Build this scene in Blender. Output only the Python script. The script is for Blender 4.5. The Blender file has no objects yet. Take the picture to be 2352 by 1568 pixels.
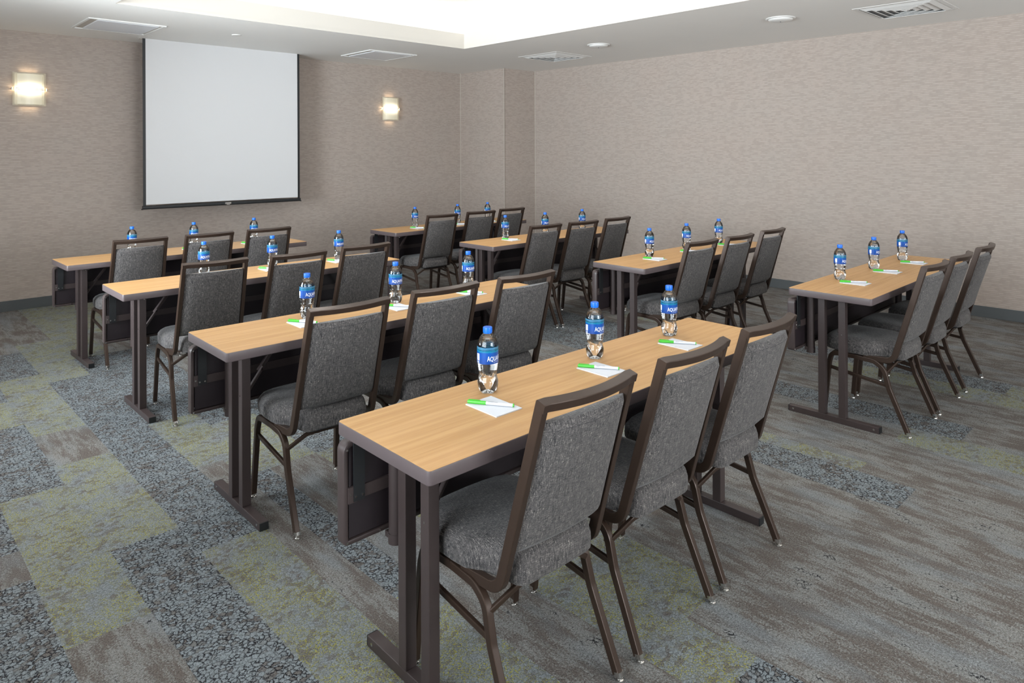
import bpy, bmesh, math, random
from mathutils import Vector, Matrix
PI = math.pi
S = bpy.context.scene
C = S.collection

# ------------------------------------------------------------------ camera
TH = 0.8044406
cam_d = bpy.data.cameras.new('camera')
cam = bpy.data.objects.new('camera', cam_d)
C.objects.link(cam)
cam_d.sensor_width = 36.0
cam_d.sensor_fit = 'HORIZONTAL'
cam_d.lens = 36.0 * 1598.341 / 2352.0
cam_d.shift_x = 0.00077
cam_d.shift_y = -0.18466
cam_d.clip_start = 0.05
cam.location = (0, 0, 1.527)
cam.rotation_euler = (Matrix.Rotation(TH - PI / 2, 4, 'Z') @ Matrix.Rotation(PI / 2, 4, 'X')
                      @ Matrix.Rotation(-0.004165, 4, 'Z')).to_euler()
S.camera = cam

# ------------------------------------------------------------------ world, exposure
w = bpy.data.worlds.new('world')
S.world = w
w.use_nodes = True
w.node_tree.nodes['Background'].inputs['Color'].default_value = (0.9, 0.95, 1, 1)
w.node_tree.nodes['Background'].inputs['Strength'].default_value = 0.2
vs = S.view_settings
vs.view_transform = 'Standard'
vs.look = 'None'
vs.gamma = 1.0
vs.use_curve_mapping = False
vs.exposure = 0.56

# room numbers
XL, XR, YB, YS, HC = -0.66, 7.534, -2.6, 8.286, 2.741
TX0, TX1, TY0, TY1, TZ = 1.6, 5.262, -0.4, 6.255, 2.912    # tray opening and lip top
UZ = 3.22                                                  # upper ceiling of the tray
COVE = 0.34


def area(name, loc, rot, sx, sy, power, col=(1, 0.95, 0.88), shape='RECTANGLE', spread=PI):
    d = bpy.data.lights.new(name, 'AREA')
    d.shape = shape
    d.size = sx
    if shape == 'RECTANGLE':
        d.size_y = sy
    d.energy = power
    d.color = col
    d.spread = spread
    o = bpy.data.objects.new(name, d)
    C.objects.link(o)
    o.location = loc
    o.rotation_euler = rot
    return o


# cove strips: lamps lying in the trough behind the lip, shining up on the upper ceiling
COVE_W = 4.4
LY = TY1 - TY0 + 0.3
LX = TX1 - TX0 + 0.3
area('cove_light', (TX0 - 0.17, (TY0 + TY1) / 2, HC + 0.09), (PI, 0, 0), 0.06, LY, COVE_W * LY / 4)
area('cove_light', (TX1 + 0.17, (TY0 + TY1) / 2, HC + 0.09), (PI, 0, 0), 0.06, LY, COVE_W * LY / 4)
area('cove_light', ((TX0 + TX1) / 2, TY1 + 0.17, HC + 0.09), (PI, 0, 0), LX, 0.06, COVE_W * LX / 4)
area('cove_light', ((TX0 + TX1) / 2, TY0 - 0.17, HC + 0.09), (PI, 0, 0), LX, 0.06, COVE_W * LX / 4)
# added, unseen downlights: four rows in the tray, two behind and beside the camera
DOWN_W = 2.2
DOWNS = [(x, y, UZ) for x in (2.5, 4.4) for y in (0.6, 2.5, 4.4)] + \
        [(0.5, 6.7, HC), (0.45, 4.4, HC), (6.3, 0.2, HC), (0.5, -1.6, HC), (3.4, -1.7, HC), (6.3, -1.7, HC)]
for (x, y, z) in DOWNS:
    area('added_downlight_lamp', (x, y, z - 0.012), (0, 0, 0), 0.16, 0.16, DOWN_W * (1.5 if z > 3 else 1.0) * (0.4 if y < 1 else 1.8 if y > 3 else 1.0), (1, 0.965, 0.92), 'DISK', math.radians(115))


# added daylight, tilted up, through three added windows of the unseen left wall
WINS = [(-2.2, -0.5), (0.3, 2.3), (3.6, 5.6)]
WZ0, WZ1 = 0.75, 2.45
WIN_W = (10.0, 92.0, 215.0)
TILT = math.radians(24)
FWINS = [(0.9, 3.1), (4.4, 6.6)]  # unseen front windows, added to brighten the screen wall
FWIN_W = (118.0, 52.0)
for (xa, xb), pw in zip(FWINS, FWIN_W):
    area('added_window_light', ((xa + xb) / 2, YB - 0.30, (WZ0 + WZ1) / 2), (PI / 2 + TILT, 0, 0), xb - xa, WZ1 - WZ0, pw, (0.93, 0.97, 1.0), spread=math.radians(140))
for (ya, yb), pw in zip(WINS, WIN_W):
    area('added_window_light', (XL - 0.30, (ya + yb) / 2, (WZ0 + WZ1) / 2), (0, -PI / 2 - TILT, 0), WZ1 - WZ0, yb - ya, pw, (0.86, 0.94, 1.0), spread=math.radians(140))


# ------------------------------------------------------------------ materials
def srgb(r, g, b):
    f = lambda c: (c / 255 / 12.92) if c / 255 <= 0.04045 else ((c / 255 + 0.055) / 1.055) ** 2.4
    return (f(r), f(g), f(b), 1)


class NT:
    def __init__(s, name):
        s.m = bpy.data.materials.new(name)
        s.m.use_nodes = True
        s.t = s.m.node_tree
        s.b = s.t.nodes['Principled BSDF']
        s.out = s.t.nodes['Material Output']

    def n(s, typ, **kw):
        nd = s.t.nodes.new(typ)
        for k, v in kw.items():
            if k.startswith('i_'):
                key = k[2:]
                key = int(key) if key.isdigit() else key.replace('_', ' ')
                nd.inputs[key].default_value = v
            else:
                setattr(nd, k, v)
        return nd

    def l(s, a, b):
        s.t.links.new(a, b)

    def math(s, op, a, b=None, c=None, clamp=False):
        nd = s.t.nodes.new('ShaderNodeMath')
        nd.operation = op
        nd.use_clamp = clamp
        for i, v in enumerate((a, b, c)):
            if v is None:
                continue
            if isinstance(v, (int, float)):
                nd.inputs[i].default_value = v
            else:
                s.l(v, nd.inputs[i])
        return nd.outputs[0]

    def mix(s, f, a, b, blend='MIX'):
        nd = s.t.nodes.new('ShaderNodeMix')
        nd.data_type = 'RGBA'
        nd.blend_type = blend
        for sock, v in ((nd.inputs[0], f), (nd.inputs[6], a), (nd.inputs[7], b)):
            if isinstance(v, (int, float, tuple)):
                sock.default_value = v
            else:
                s.l(v, sock)
        return nd.outputs[2]

    def mapping(s, coord, scale=(1, 1, 1), loc=(0, 0, 0), rot=(0, 0, 0)):
        nd = s.n('ShaderNodeMapping')
        nd.inputs['Scale'].default_value = scale
        nd.inputs['Location'].default_value = loc
        nd.inputs['Rotation'].default_value = rot
        s.l(coord, nd.inputs['Vector'])
        return nd.outputs[0]

    def noise(s, vec, scale=1.0, detail=2.0, rough=0.5):
        nd = s.n('ShaderNodeTexNoise')
        nd.inputs['Scale'].default_value = scale
        nd.inputs['Detail'].default_value = detail
        nd.inputs['Roughness'].default_value = rough
        s.l(vec, nd.inputs['Vector'])
        return nd.outputs[0]

    def smooth(s, v, a, b, lo=0.0, hi=1.0):
        nd = s.n('ShaderNodeMapRange')
        nd.interpolation_type = 'SMOOTHSTEP'
        s.l(v, nd.inputs['Value'])
        nd.inputs['From Min'].default_value = a
        nd.inputs['From Max'].default_value = b
        nd.inputs['To Min'].default_value = lo
        nd.inputs['To Max'].default_value = hi
        return nd.outputs[0]

    def bump(s, h, dist=0.001, strength=1.0):
        nd = s.n('ShaderNodeBump')
        nd.inputs['Distance'].default_value = dist
        nd.inputs['Strength'].default_value = strength
        s.l(h, nd.inputs['Height'])
        s.l(nd.outputs[0], s.b.inputs['Normal'])


def plain(name, col, rough=0.5, metal=0.0, spec=0.5, **kw):
    t = NT(name)
    t.b.inputs['Base Color'].default_value = col
    t.b.inputs['Roughness'].default_value = rough
    t.b.inputs['Metallic'].default_value = metal
    t.b.inputs['Specular IOR Level'].default_value = spec
    for k, v in kw.items():
        t.b.inputs[k.replace('_', ' ')].default_value = v
    return t.m


def obj_coord(t, which='Object'):
    return t.n('ShaderNodeTexCoord').outputs[which]


def speck(name, col, rough, amt=0.06, scale=60, metal=0.0, spec=0.5):
    """painted or coated surface with a faint uneven tone"""
    t = NT(name)
    o = obj_coord(t)
    nz = t.noise(o, scale, 3)
    c2 = tuple(c * (1 - amt) for c in col[:3]) + (1,)
    c1 = tuple(c * (1 + amt) for c in col[:3]) + (1,)
    t.l(t.mix(nz, c1, c2), t.b.inputs['Base Color'])
    t.b.inputs['Roughness'].default_value = rough
    t.b.inputs['Metallic'].default_value = metal
    t.b.inputs['Specular IOR Level'].default_value = spec
    return t.m


def mat_wall():
    t = NT('wallpaper')
    g = t.n('ShaderNodeNewGeometry')
    sep = t.n('ShaderNodeSeparateXYZ')
    t.l(g.outputs['Position'], sep.inputs[0])
    u = t.math('ADD', sep.outputs[0], sep.outputs[1])
    cmb = t.n('ShaderNodeCombineXYZ')
    t.l(u, cmb.inputs[0])
    t.l(sep.outputs[2], cmb.inputs[2])
    v = cmb.outputs[0]
    # fine rows of short woven dashes
    def rows(pitch, freq, seed):
        zz = t.math('ADD', t.math('DIVIDE', sep.outputs[2], pitch), t.math('MULTIPLY', t.noise(t.mapping(v, (3, 1, 8), (seed, 0, 0)), 1, 1), 0.5))
        row = t.math('FLOOR', zz)
        fr = t.math('SUBTRACT', zz, row)
        prof = t.math('SINE', t.math('MULTIPLY', fr, PI))
        c2 = t.n('ShaderNodeCombineXYZ')
        t.l(t.math('MULTIPLY', u, freq), c2.inputs[0])
        t.l(t.math('MULTIPLY', row, 3.77), c2.inputs[1])
        c2.inputs[2].default_value = seed
        nz = t.noise(c2.outputs[0], 1.0, 1, 0.5)
        return t.math('MULTIPLY', t.smooth(nz, 0.42, 0.56), t.smooth(prof, 0.25, 0.8))
    a = rows(0.0165, 11.0, 2.0)
    b = rows(0.0165, 23.0, 9.0)
    fine = t.noise(t.mapping(v, (140, 1, 300)), 1, 1, 0.5)
    big = t.noise(v, 2.2, 2)
    s2 = t.math('ADD', t.math('MULTIPLY', a, 0.55), t.math('ADD', t.math('MULTIPLY', b, 0.25), t.math('MULTIPLY', fine, 0.2)))
    col = t.mix(s2, srgb(169, 157, 149), srgb(187, 175, 167))
    warm = t.mix(big, (1.0, 0.965, 0.94, 1), (0.965, 0.99, 0.985, 1))
    col = t.mix(1.0, col, warm, 'MULTIPLY')
    t.l(col, t.b.inputs['Base Color'])
    t.b.inputs['Roughness'].default_value = 0.75
    t.b.inputs['Specular IOR Level'].default_value = 0.25
    t.bump(s2, 0.0006, 0.5)
    return t.m


def mat_carpet():
    t = NT('carpet_planks')
    g = t.n('ShaderNodeNewGeometry')
    p = g.outputs['Position']
    at = t.n('ShaderNodeAttribute', attribute_name='ptype')
    sepc = t.n('ShaderNodeSeparateColor')
    t.l(at.outputs['Color'], sepc.inputs[0])
    D, Y, B = sepc.outputs[0], sepc.outputs[1], sepc.outputs[2]
    # wobble the coordinates so the pebbles are irregular
    def wob(vec, scale, amp):
        nz = t.n('ShaderNodeTexNoise')
        nz.inputs['Scale'].default_value = scale
        nz.inputs['Detail'].default_value = 2
        t.l(p, nz.inputs['Vector'])
        sub = t.n('ShaderNodeVectorMath', operation='SUBTRACT')
        t.l(nz.outputs[1], sub.inputs[0])
        sub.inputs[1].default_value = (0.5, 0.5, 0.5)
        off = t.n('ShaderNodeVectorMath', operation='SCALE')
        t.l(sub.outputs[0], off.inputs[0])
        off.inputs['Scale'].default_value = amp
        add = t.n('ShaderNodeVectorMath', operation='ADD')
        t.l(vec, add.inputs[0])
        t.l(off.outputs[0], add.inputs[1])
        return add.outputs[0]
    q = wob(wob(p, 55, 0.020), 210, 0.014)
    ve = t.n('ShaderNodeTexVoronoi', feature='DISTANCE_TO_EDGE', voronoi_dimensions='2D')
    ve.inputs['Scale'].default_value = 58
    t.l(t.mapping(q, (1, 1.2, 1)), ve.inputs['Vector'])
    vf = t.n('ShaderNodeTexVoronoi', feature='F1', voronoi_dimensions='2D')
    vf.inputs['Scale'].default_value = 58
    t.l(t.mapping(q, (1, 1.2, 1)), vf.inputs['Vector'])
    scell = t.n('ShaderNodeSeparateColor')
    t.l(vf.outputs['Color'], scell.inputs[0])
    low = t.noise(p, 5.5, 3, 0.6)
    mid = t.noise(p, 26, 3, 0.65)
    grain = t.noise(p, 150, 3, 0.7)
    fib = t.noise(p, 460, 2, 0.7)
    streak = t.noise(t.mapping(q, (15, 3.4, 1)), 1, 5, 0.68)
    streak2 = t.noise(t.mapping(q, (80, 9, 1), (7, 3, 0)), 1, 3, 0.65)
    # cracks between the pebbles
    dist = t.math('ADD', ve.outputs['Distance'], t.math('MULTIPLY', t.math('SUBTRACT', grain, 0.5), 0.22))
    crack = t.smooth(dist, 0.04, 0.20, 1.0, 0.0)
    brk = t.smooth(t.math('ADD', t.math('MULTIPLY', mid, 0.6), t.math('MULTIPLY', grain, 0.4)), 0.40, 0.54)
    crack_d = t.math('MULTIPLY', crack, t.math('ADD', 0.28, t.math('MULTIPLY', brk, 0.85)), clamp=True)
    crack_b = t.math('MULTIPLY', crack, t.smooth(streak, 0.585, 0.635))
    crack_b = t.math('MULTIPLY', crack_b, t.smooth(low, 0.47, 0.56))
    # base: pale pebbles and warm pebbles in drifting patches
    pal, warm = srgb(152, 160, 164), srgb(122, 117, 113)
    wsel = t.math('ADD', t.math('MULTIPLY', scell.outputs[0], 0.40), t.math('MULTIPLY', low, 0.62))
    pebble = t.mix(t.smooth(wsel, 0.50, 0.74), pal, warm)
    bsel = t.math('ADD', t.math('MULTIPLY', streak, 0.40), t.math('ADD', t.math('MULTIPLY', streak2, 0.18), t.math('ADD', t.math('MULTIPLY', grain, 0.30), t.math('MULTIPLY', low, 0.14))))
    brushed = t.mix(t.smooth(bsel, 0.475, 0.555), srgb(120, 112, 106), srgb(154, 154, 151))
    brushed = t.mix(t.smooth(t.noise(t.mapping(q, (6, 1.6, 1), (5, 1, 0)), 1, 3), 0.50, 0.66, 0.0, 0.5), brushed, srgb(150, 158, 163))
    col = t.mix(B, pebble, brushed)
    # yellow threads in the joints
    yp = t.smooth(t.math('ADD', t.math('MULTIPLY', t.noise(p, 7, 3, 0.6), 0.7), t.math('MULTIPLY', mid, 0.3)), 0.38, 0.56)
    joint = t.smooth(dist, 0.02, 0.20, 1.0, 0.0)
    col = t.mix(t.math('MULTIPLY', t.math('MULTIPLY', Y, yp), 0.12), col, srgb(132, 134, 92))
    dj = t.math('MULTIPLY', t.math('MULTIPLY', t.math('ADD', Y, t.math('MULTIPLY', B, 0.45), clamp=True), joint), 0.42)
    col = t.mix(dj, col, srgb(88, 87, 84))
    fy = t.smooth(t.noise(p, 170, 1), 0.46, 0.56)
    ymask = t.math('MULTIPLY', t.math('MULTIPLY', Y, yp), t.math('MULTIPLY', joint, fy), clamp=True)
    col = t.mix(t.math('MULTIPLY', ymask, 0.85), col, srgb(186, 182, 66))
    dk = t.math('ADD', t.math('MULTIPLY', D, crack_d), t.math('MULTIPLY', B, crack_b), clamp=True)
    col = t.mix(t.math('MULTIPLY', dk, 0.95), col, srgb(34, 32, 38))
    specks = t.smooth(grain, 0.32, 0.40, 0.6, 0.0)
    col = t.mix(specks, col, srgb(70, 66, 66))
    # pile: each tuft a little lighter or darker
    tuft = t.smooth(t.math('ADD', t.math('MULTIPLY', fib, 0.5), t.math('MULTIPLY', t.noise(p, 210, 2, 0.7), 0.5)), 0.36, 0.64, 0.40, 0.98)
    cx = t.n('ShaderNodeCombineXYZ')
    for i in range(3):
        t.l(tuft, cx.inputs[i])
    col = t.mix(1.0, col, cx.outputs[0], 'MULTIPLY')
    t.l(col, t.b.inputs['Base Color'])
    t.b.inputs['Roughness'].default_value = 0.95
    t.b.inputs['Specular IOR Level'].default_value = 0.1
    h = t.math('ADD', t.math('MULTIPLY', fib, 0.6), t.math('MULTIPLY', t.smooth(dist, 0.0, 0.3), 0.5))
    t.bump(h, 0.004, 0.6)
    return t.m


def mat_wood():
    t = NT('oak_laminate')
    o = obj_coord(t)
    a = t.noise(t.mapping(o, (1.6, 48, 1)), 1, 4, 0.6)
    b = t.noise(t.mapping(o, (5, 230, 1), (3, 1, 0)), 1, 3, 0.6)
    c = t.noise(t.mapping(o, (1.1, 9, 1), (5, 2, 0)), 1, 2)
    col = t.mix(t.smooth(a, 0.35, 0.68), srgb(192, 151, 101), srgb(177, 134, 84))
    col = t.mix(t.smooth(b, 0.56, 0.74, 0.0, 0.55), col, srgb(156, 114, 70))
    col = t.mix(t.smooth(c, 0.4, 0.7, 0.0, 0.3), col, srgb(194, 151, 106))
    t.l(col, t.b.inputs['Base Color'])
    t.b.inputs['Roughness'].default_value = 0.42
    t.b.inputs['Specular IOR Level'].default_value = 0.35
    return t.m


def mat_fabric():
    t = NT('heather_tweed')
    o = obj_coord(t)
    v1 = t.noise(t.mapping(o, (620, 75, 55)), 1, 2, 0.6)
    v2 = t.noise(t.mapping(o, (60, 520, 620), (4, 2, 1)), 1, 2, 0.6)
    v3 = t.noise(t.mapping(o, (300, 300, 300)), 1, 2, 0.6)
    big = t.noise(o, 30, 2)
    s = t.math('ADD', t.math('MULTIPLY', v1, 0.44), t.math('ADD', t.math('MULTIPLY', v2, 0.33), t.math('MULTIPLY', v3, 0.25)))
    ramp = t.n('ShaderNodeValToRGB')
    e = ramp.color_ramp.elements
    e[0].position = 0.40
    e[0].color = srgb(26, 26, 29)
    e[1].position = 0.66
    e[1].color = srgb(166, 159, 151)
    m = ramp.color_ramp.elements.new(0.50)
    m.color = srgb(75, 72, 72)
    m = ramp.color_ramp.elements.new(0.58)
    m.color = srgb(99, 95, 93)
    t.l(s, ramp.inputs[0])
    col = t.mix(t.smooth(big, 0.3, 0.7, 0.0, 0.25), ramp.outputs[0], srgb(92, 88, 86))
    t.l(col, t.b.inputs['Base Color'])
    t.b.inputs['Roughness'].default_value = 0.9
    t.b.inputs['Specular IOR Level'].default_value = 0.2
    t.b.inputs['Sheen Weight'].default_value = 0.15
    t.bump(s, 0.0012, 0.6)
    return t.m


def mat_label():
    """printed wrap: clear blue haze on top, a lake band with a snowy peak, solid blue below"""
    t = NT('bottle_wrap')
    uv = t.n('ShaderNodeUVMap')
    sep = t.n('ShaderNodeSeparateXYZ')
    t.l(uv.outputs[0], sep.inputs[0])
    u, v = sep.outputs[0], sep.outputs[1]
    w1 = t.noise(t.mapping(uv.outputs[0], (40, 9, 1)), 1, 3)
    vv = t.math('ADD', v, t.math('MULTIPLY', t.math('SUBTRACT', w1, 0.5), 0.10))
    blue = t.mix(t.smooth(v, 0.0, 0.55), srgb(4, 62, 140), srgb(2, 74, 158))
    teal = srgb(14, 116, 150)
    col = t.mix(t.smooth(vv, 0.66, 0.73), blue, teal)
    col = t.mix(t.smooth(vv, 0.80, 0.92), col, srgb(84, 150, 190))
    pk = t.math('ABSOLUTE', t.math('SUBTRACT', u, 0.40))
    mask = t.smooth(t.math('ADD', t.math('MULTIPLY', pk, 2.6), t.math('ABSOLUTE', t.math('SUBTRACT', v, 0.68))), 0.05, 0.085, 1.0, 0.0)
    col = t.mix(mask, col, (0.9, 0.95, 1, 1))
    t.l(col, t.b.inputs['Base Color'])
    t.b.inputs['Roughness'].default_value = 0.3
    streaks = t.smooth(t.noise(t.mapping(uv.outputs[0], (5, 46, 1), (2, 5, 0)), 1, 3), 0.35, 0.65, 0.25, 0.75)
    al = t.math('MAXIMUM', t.smooth(vv, 0.76, 0.86, 0.96, 0.0), t.math('MULTIPLY', streaks, t.smooth(v, 0.72, 0.82)))
    t.l(al, t.b.inputs['Alpha'])
    return t.m


def mat_clear():
    """thin clear plastic skin"""
    t = NT('clear_plastic')
    tr = t.n('ShaderNodeBsdfTransparent')
    tr.inputs[0].default_value = (0.985, 0.99, 0.99, 1)
    gl = t.n('ShaderNodeBsdfGlossy')
    gl.inputs['Roughness'].default_value = 0.05
    fr = t.n('ShaderNodeFresnel')
    fr.inputs['IOR'].default_value = 1.5
    mx = t.n('ShaderNodeMixShader')
    t.l(t.math('MULTIPLY', fr.outputs[0], 0.9), mx.inputs[0])
    t.l(tr.outputs[0], mx.inputs[1])
    t.l(gl.outputs[0], mx.inputs[2])
    t.l(mx.outputs[0], t.out.inputs['Surface'])
    return t.m


def mat_water():
    t = NT('water')
    t.b.inputs['Base Color'].default_value = (1, 1, 1, 1)
    t.b.inputs['Transmission Weight'].default_value = 1.0
    t.b.inputs['Roughness'].default_value = 0.0
    t.b.inputs['IOR'].default_value = 1.24
    return t.m


def mat_sconce_glass():
    """frosted shade lit from behind by two lamps"""
    t = NT('sconce_glass_lit')
    o = obj_coord(t)
    sep = t.n('ShaderNodeSeparateXYZ')
    t.l(o, sep.inputs[0])
    x2 = t.math('MULTIPLY', sep.outputs[0], sep.outputs[0])
    z2 = t.math('MULTIPLY', sep.outputs[2], sep.outputs[2])
    e = t.math('ADD', t.math('MULTIPLY', x2, 70.0), t.math('MULTIPLY', z2, 380.0))
    gl = t.math('POWER', 2.718, t.math('MULTIPLY', e, -1.0))
    st = t.math('ADD', t.math('MULTIPLY', gl, 2.2), 0.15)
    t.b.inputs['Base Color'].default_value = srgb(214, 207, 184)
    t.b.inputs['Roughness'].default_value = 0.25
    t.b.inputs['Emission Color'].default_value = (1.0, 0.88, 0.64, 1)
    t.l(st, t.b.inputs['Emission Strength'])
    return t.m


M = dict(
    wall=mat_wall(), carpet=mat_carpet(), wood=mat_wood(), fabric=mat_fabric(),
    ceiling=speck('ceiling_paint', srgb(240, 238, 234), 0.8, 0.015, 2.5, 0, 0.2),
    tray=speck('tray_paint', srgb(212, 207, 199), 0.75, 0.01, 2, 0, 0.2),
    base=speck('rubber_base', srgb(84, 88, 90), 0.55, 0.05, 20),
    bead=plain('corner_bead', srgb(190, 182, 172), 0.5),
    edge=speck('table_edge_band', srgb(86, 76, 77), 0.42, 0.04, 30),
    brown=speck('powder_coated_brown', srgb(64, 54, 53), 0.42, 0.05, 40),
    panelboard=speck('panel_board', srgb(36, 28, 32), 0.5, 0.06, 30),
    black=plain('black_plastic', srgb(26, 28, 30), 0.45),
    chairmetal=speck('bronze_frame', srgb(63, 49, 41), 0.33, 0.08, 35, 0.35),
    chrome=plain('chrome', (0.75, 0.74, 0.72, 1), 0.18, 1.0),
    seam=plain('seam_thread', srgb(60, 58, 60), 0.9),
    label=mat_label(), clear=mat_clear(), water=mat_water(),
    cap=plain('blue_cap', srgb(2, 96, 200), 0.35),
    white=plain('white_print', srgb(240, 244, 250), 0.5),
    paper=plain('white_paper', srgb(206, 208, 213), 0.7),
    green=plain('green_plastic', srgb(70, 178, 50), 0.3),
    barrel=plain('white_barrel', srgb(204, 206, 212), 0.3),
    ink=plain('grey_print', srgb(70, 74, 84), 0.6),
    screen=plain('screen_fabric', srgb(218, 218, 219), 0.85, 0, 0.2),
    vent=plain('vent_white', srgb(228, 227, 224), 0.45),
    plate=speck('vent_plate', srgb(232, 234, 238), 0.5, 0.02, 80),
    ventback=plain('vent_dark', srgb(138, 138, 138), 0.7),
    sconce=mat_sconce_glass(),
    glass=plain('clear_edge_glass', srgb(236, 226, 200), 0.15, 0, 0.5, Alpha=0.35),
    down=plain('added_downlight_lens', (1, 1, 1, 1), 0.5, 0, 0.5, Emission_Color=(1, 0.95, 0.86, 1), Emission_Strength=6.0),
)


# ------------------------------------------------------------------ mesh helpers
def new_bm():
    return bmesh.new()


def obj(name, bm, mat, parent=None, smooth=False, auto=None, loc=None):
    bmesh.ops.recalc_face_normals(bm, faces=bm.faces[:])
    me = bpy.data.meshes.new(name)
    if smooth:
        for f in bm.faces:
            f.smooth = True
        if auto is not None:
            for e in bm.edges:
                if len(e.link_faces) == 2 and e.calc_face_angle(0) > auto:
                    e.smooth = False
    bm.to_mesh(me)
    bm.free()
    for m_ in (mat if isinstance(mat, (list, tuple)) else [mat]):
        me.materials.append(m_)
    o = bpy.data.objects.new(name, me)
    C.objects.link(o)
    if parent:
        o.parent = parent
    if loc:
        o.location = loc
    return o


def box(bm, x0, x1, y0, y1, z0, z1, bevel=0.0, seg=2, mi=0):
    vs_ = [bm.verts.new((x, y, z)) for z in (z0, z1) for (x, y) in ((x0, y0), (x1, y0), (x1, y1), (x0, y1))]
    fs = []
    for idx in ((3, 2, 1, 0), (4, 5, 6, 7), (0, 1, 5, 4), (1, 2, 6, 5), (2, 3, 7, 6), (3, 0, 4, 7)):
        f = bm.faces.new([vs_[i] for i in idx])
        f.material_index = mi
        fs.append(f)
    if bevel:
        es = list({e for f in fs for e in f.edges})
        bmesh.ops.bevel(bm, geom=es, offset=bevel, segments=seg, affect='EDGES', profile=0.5)


def rrect(w, d, r, n=3):
    """rounded rectangle points (a,b), w along a, d along b"""
    pts = []
    for cx_, cy_, a0 in ((w / 2 - r, d / 2 - r, 0), (-w / 2 + r, d / 2 - r, PI / 2), (-w / 2 + r, -d / 2 + r, PI), (w / 2 - r, -d / 2 + r, 3 * PI / 2)):
        for i in range(n + 1):
            a = a0 + PI / 2 * i / n
            pts.append((cx_ + r * math.cos(a), cy_ + r * math.sin(a)))
    return pts


def sweep(bm, path, sec, ref, ref_fn=None):
    """sweep section (a along ref axis, b along tangent x ref) along path, ends capped"""
    P = [Vector(p) for p in path]
    rings = []
    n = len(P)
    for i, p in enumerate(P):
        t = (P[min(i + 1, n - 1)] - P[max(i - 1, 0)]).normalized()
        r = Vector(ref)
        r = (r - t * r.dot(t)).normalized()
        b = t.cross(r)
        # keep thickness through corners
        k = 1.0
        if 0 < i < n - 1:
            a1 = (P[i] - P[i - 1]).normalized()
            c = max(0.5, a1.dot(t))
            k = 1 / c
        rings.append([bm.verts.new(p + r * a + b * (bb * k)) for a, bb in sec])
    m = len(sec)
    for i in range(n - 1):
        for j in range(m):
            bm.faces.new((rings[i][j], rings[i][(j + 1) % m], rings[i + 1][(j + 1) % m], rings[i + 1][j]))
    bm.faces.new(rings[0][::-1])
    bm.faces.new(rings[-1])


def fillet(pts, rad, n=6):
    """round the inner corners of a polyline; rad may be a list"""
    P = [Vector(p) for p in pts]
    out = [P[0]]
    for i in range(1, len(P) - 1):
        r = rad[i - 1] if isinstance(rad, (list, tuple)) else rad
        a = (P[i - 1] - P[i])
        b = (P[i + 1] - P[i])
        la, lb = a.length, b.length
        a.normalize()
        b.normalize()
        ang = a.angle(b)
        if r <= 0 or abs(ang - PI) < 0.02:
            out.append(P[i])
            continue
        d = min(r / math.tan(ang / 2), la * 0.48, lb * 0.48)
        s, e = P[i] + a * d, P[i] + b * d
        for k in range(n + 1):
            u = k / n
            out.append((1 - u) ** 2 * s + 2 * u * (1 - u) * P[i] + u ** 2 * e)
    out.append(P[-1])
    return out


def rings_loft(bm, rings, cap0=True, cap1=True, mi=0):
    vr = [[bm.verts.new(p) for p in r] for r in rings]
    m = len(vr[0])
    for i in range(len(vr) - 1):
        for j in range(m):
            f = bm.faces.new((vr[i][j], vr[i][(j + 1) % m], vr[i + 1][(j + 1) % m], vr[i + 1][j]))
            f.material_index = mi
    if cap0:
        bm.faces.new(vr[0][::-1]).material_index = mi
    if cap1:
        bm.faces.new(vr[-1]).material_index = mi
    return vr


def lathe(bm, prof, n=32, cx=0, cy=0, cap0=True, cap1=True, mod=None):
    rings = []
    for (r, z) in prof:
        ring = []
        for i in range(n):
            a = 2 * PI * i / n
            rr = r * (mod(a, z) if mod else 1.0)
            ring.append((cx + rr * math.cos(a), cy + rr * math.sin(a), z))
        rings.append(ring)
    rings_loft(bm, rings, cap0, cap1)


def cyl(bm, p0, p1, r, n=16):
    p0, p1 = Vector(p0), Vector(p1)
    t = (p1 - p0).normalized()
    ref = Vector((0, 0, 1)) if abs(t.z) < 0.9 else Vector((1, 0, 0))
    a = t.cross(ref).normalized()
    b = t.cross(a)
    rings = [[p + a * (r * math.cos(2 * PI * i / n)) + b * (r * math.sin(2 * PI * i / n)) for i in range(n)] for p in (p0, p1)]
    rings_loft(bm, rings)


def text_bm(s, size, extrude=0.0):
    cu = bpy.data.curves.new('t', 'FONT')
    cu.body = s
    cu.size = size
    cu.resolution_u = 3
    ob = bpy.data.objects.new('t', cu)
    C.objects.link(ob)
    dg = bpy.context.evaluated_depsgraph_get()
    dg.update()
    me = bpy.data.meshes.new_from_object(ob.evaluated_get(dg))
    bm = new_bm()
    bm.from_mesh(me)
    bpy.data.objects.remove(ob)
    bpy.data.curves.remove(cu)
    bpy.data.meshes.remove(me)
    return bm


def tag(o, label, cat, group=None, kind=None):
    o['label'] = label
    o['category'] = cat
    if group:
        o['group'] = group
    if kind:
        o['kind'] = kind
    return o


def empty(name, loc=(0, 0, 0), rz=0):
    o = bpy.data.objects.new(name, None)
    o.empty_display_size = 0.1
    C.objects.link(o)
    o.location = loc
    o.rotation_euler = (0, 0, rz)
    return o


KIDS = {}


def kids(o):
    return [c for c in bpy.data.objects if c.parent == o]


def copy_tree(o, parent=None, table=None):
    if table is None:
        table = {}
        for c in bpy.data.objects:
            if c.parent:
                table.setdefault(c.parent.name, []).append(c)
    c = o.copy()
    C.objects.link(c)
    if parent:
        c.parent = parent
    for ch in table.get(o.name, []):
        copy_tree(ch, c, table)
    return c


def struct(name, bm, mat, smooth=False):
    o = obj(name, bm, mat, None, smooth)
    o['kind'] = 'structure'
    return o


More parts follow.
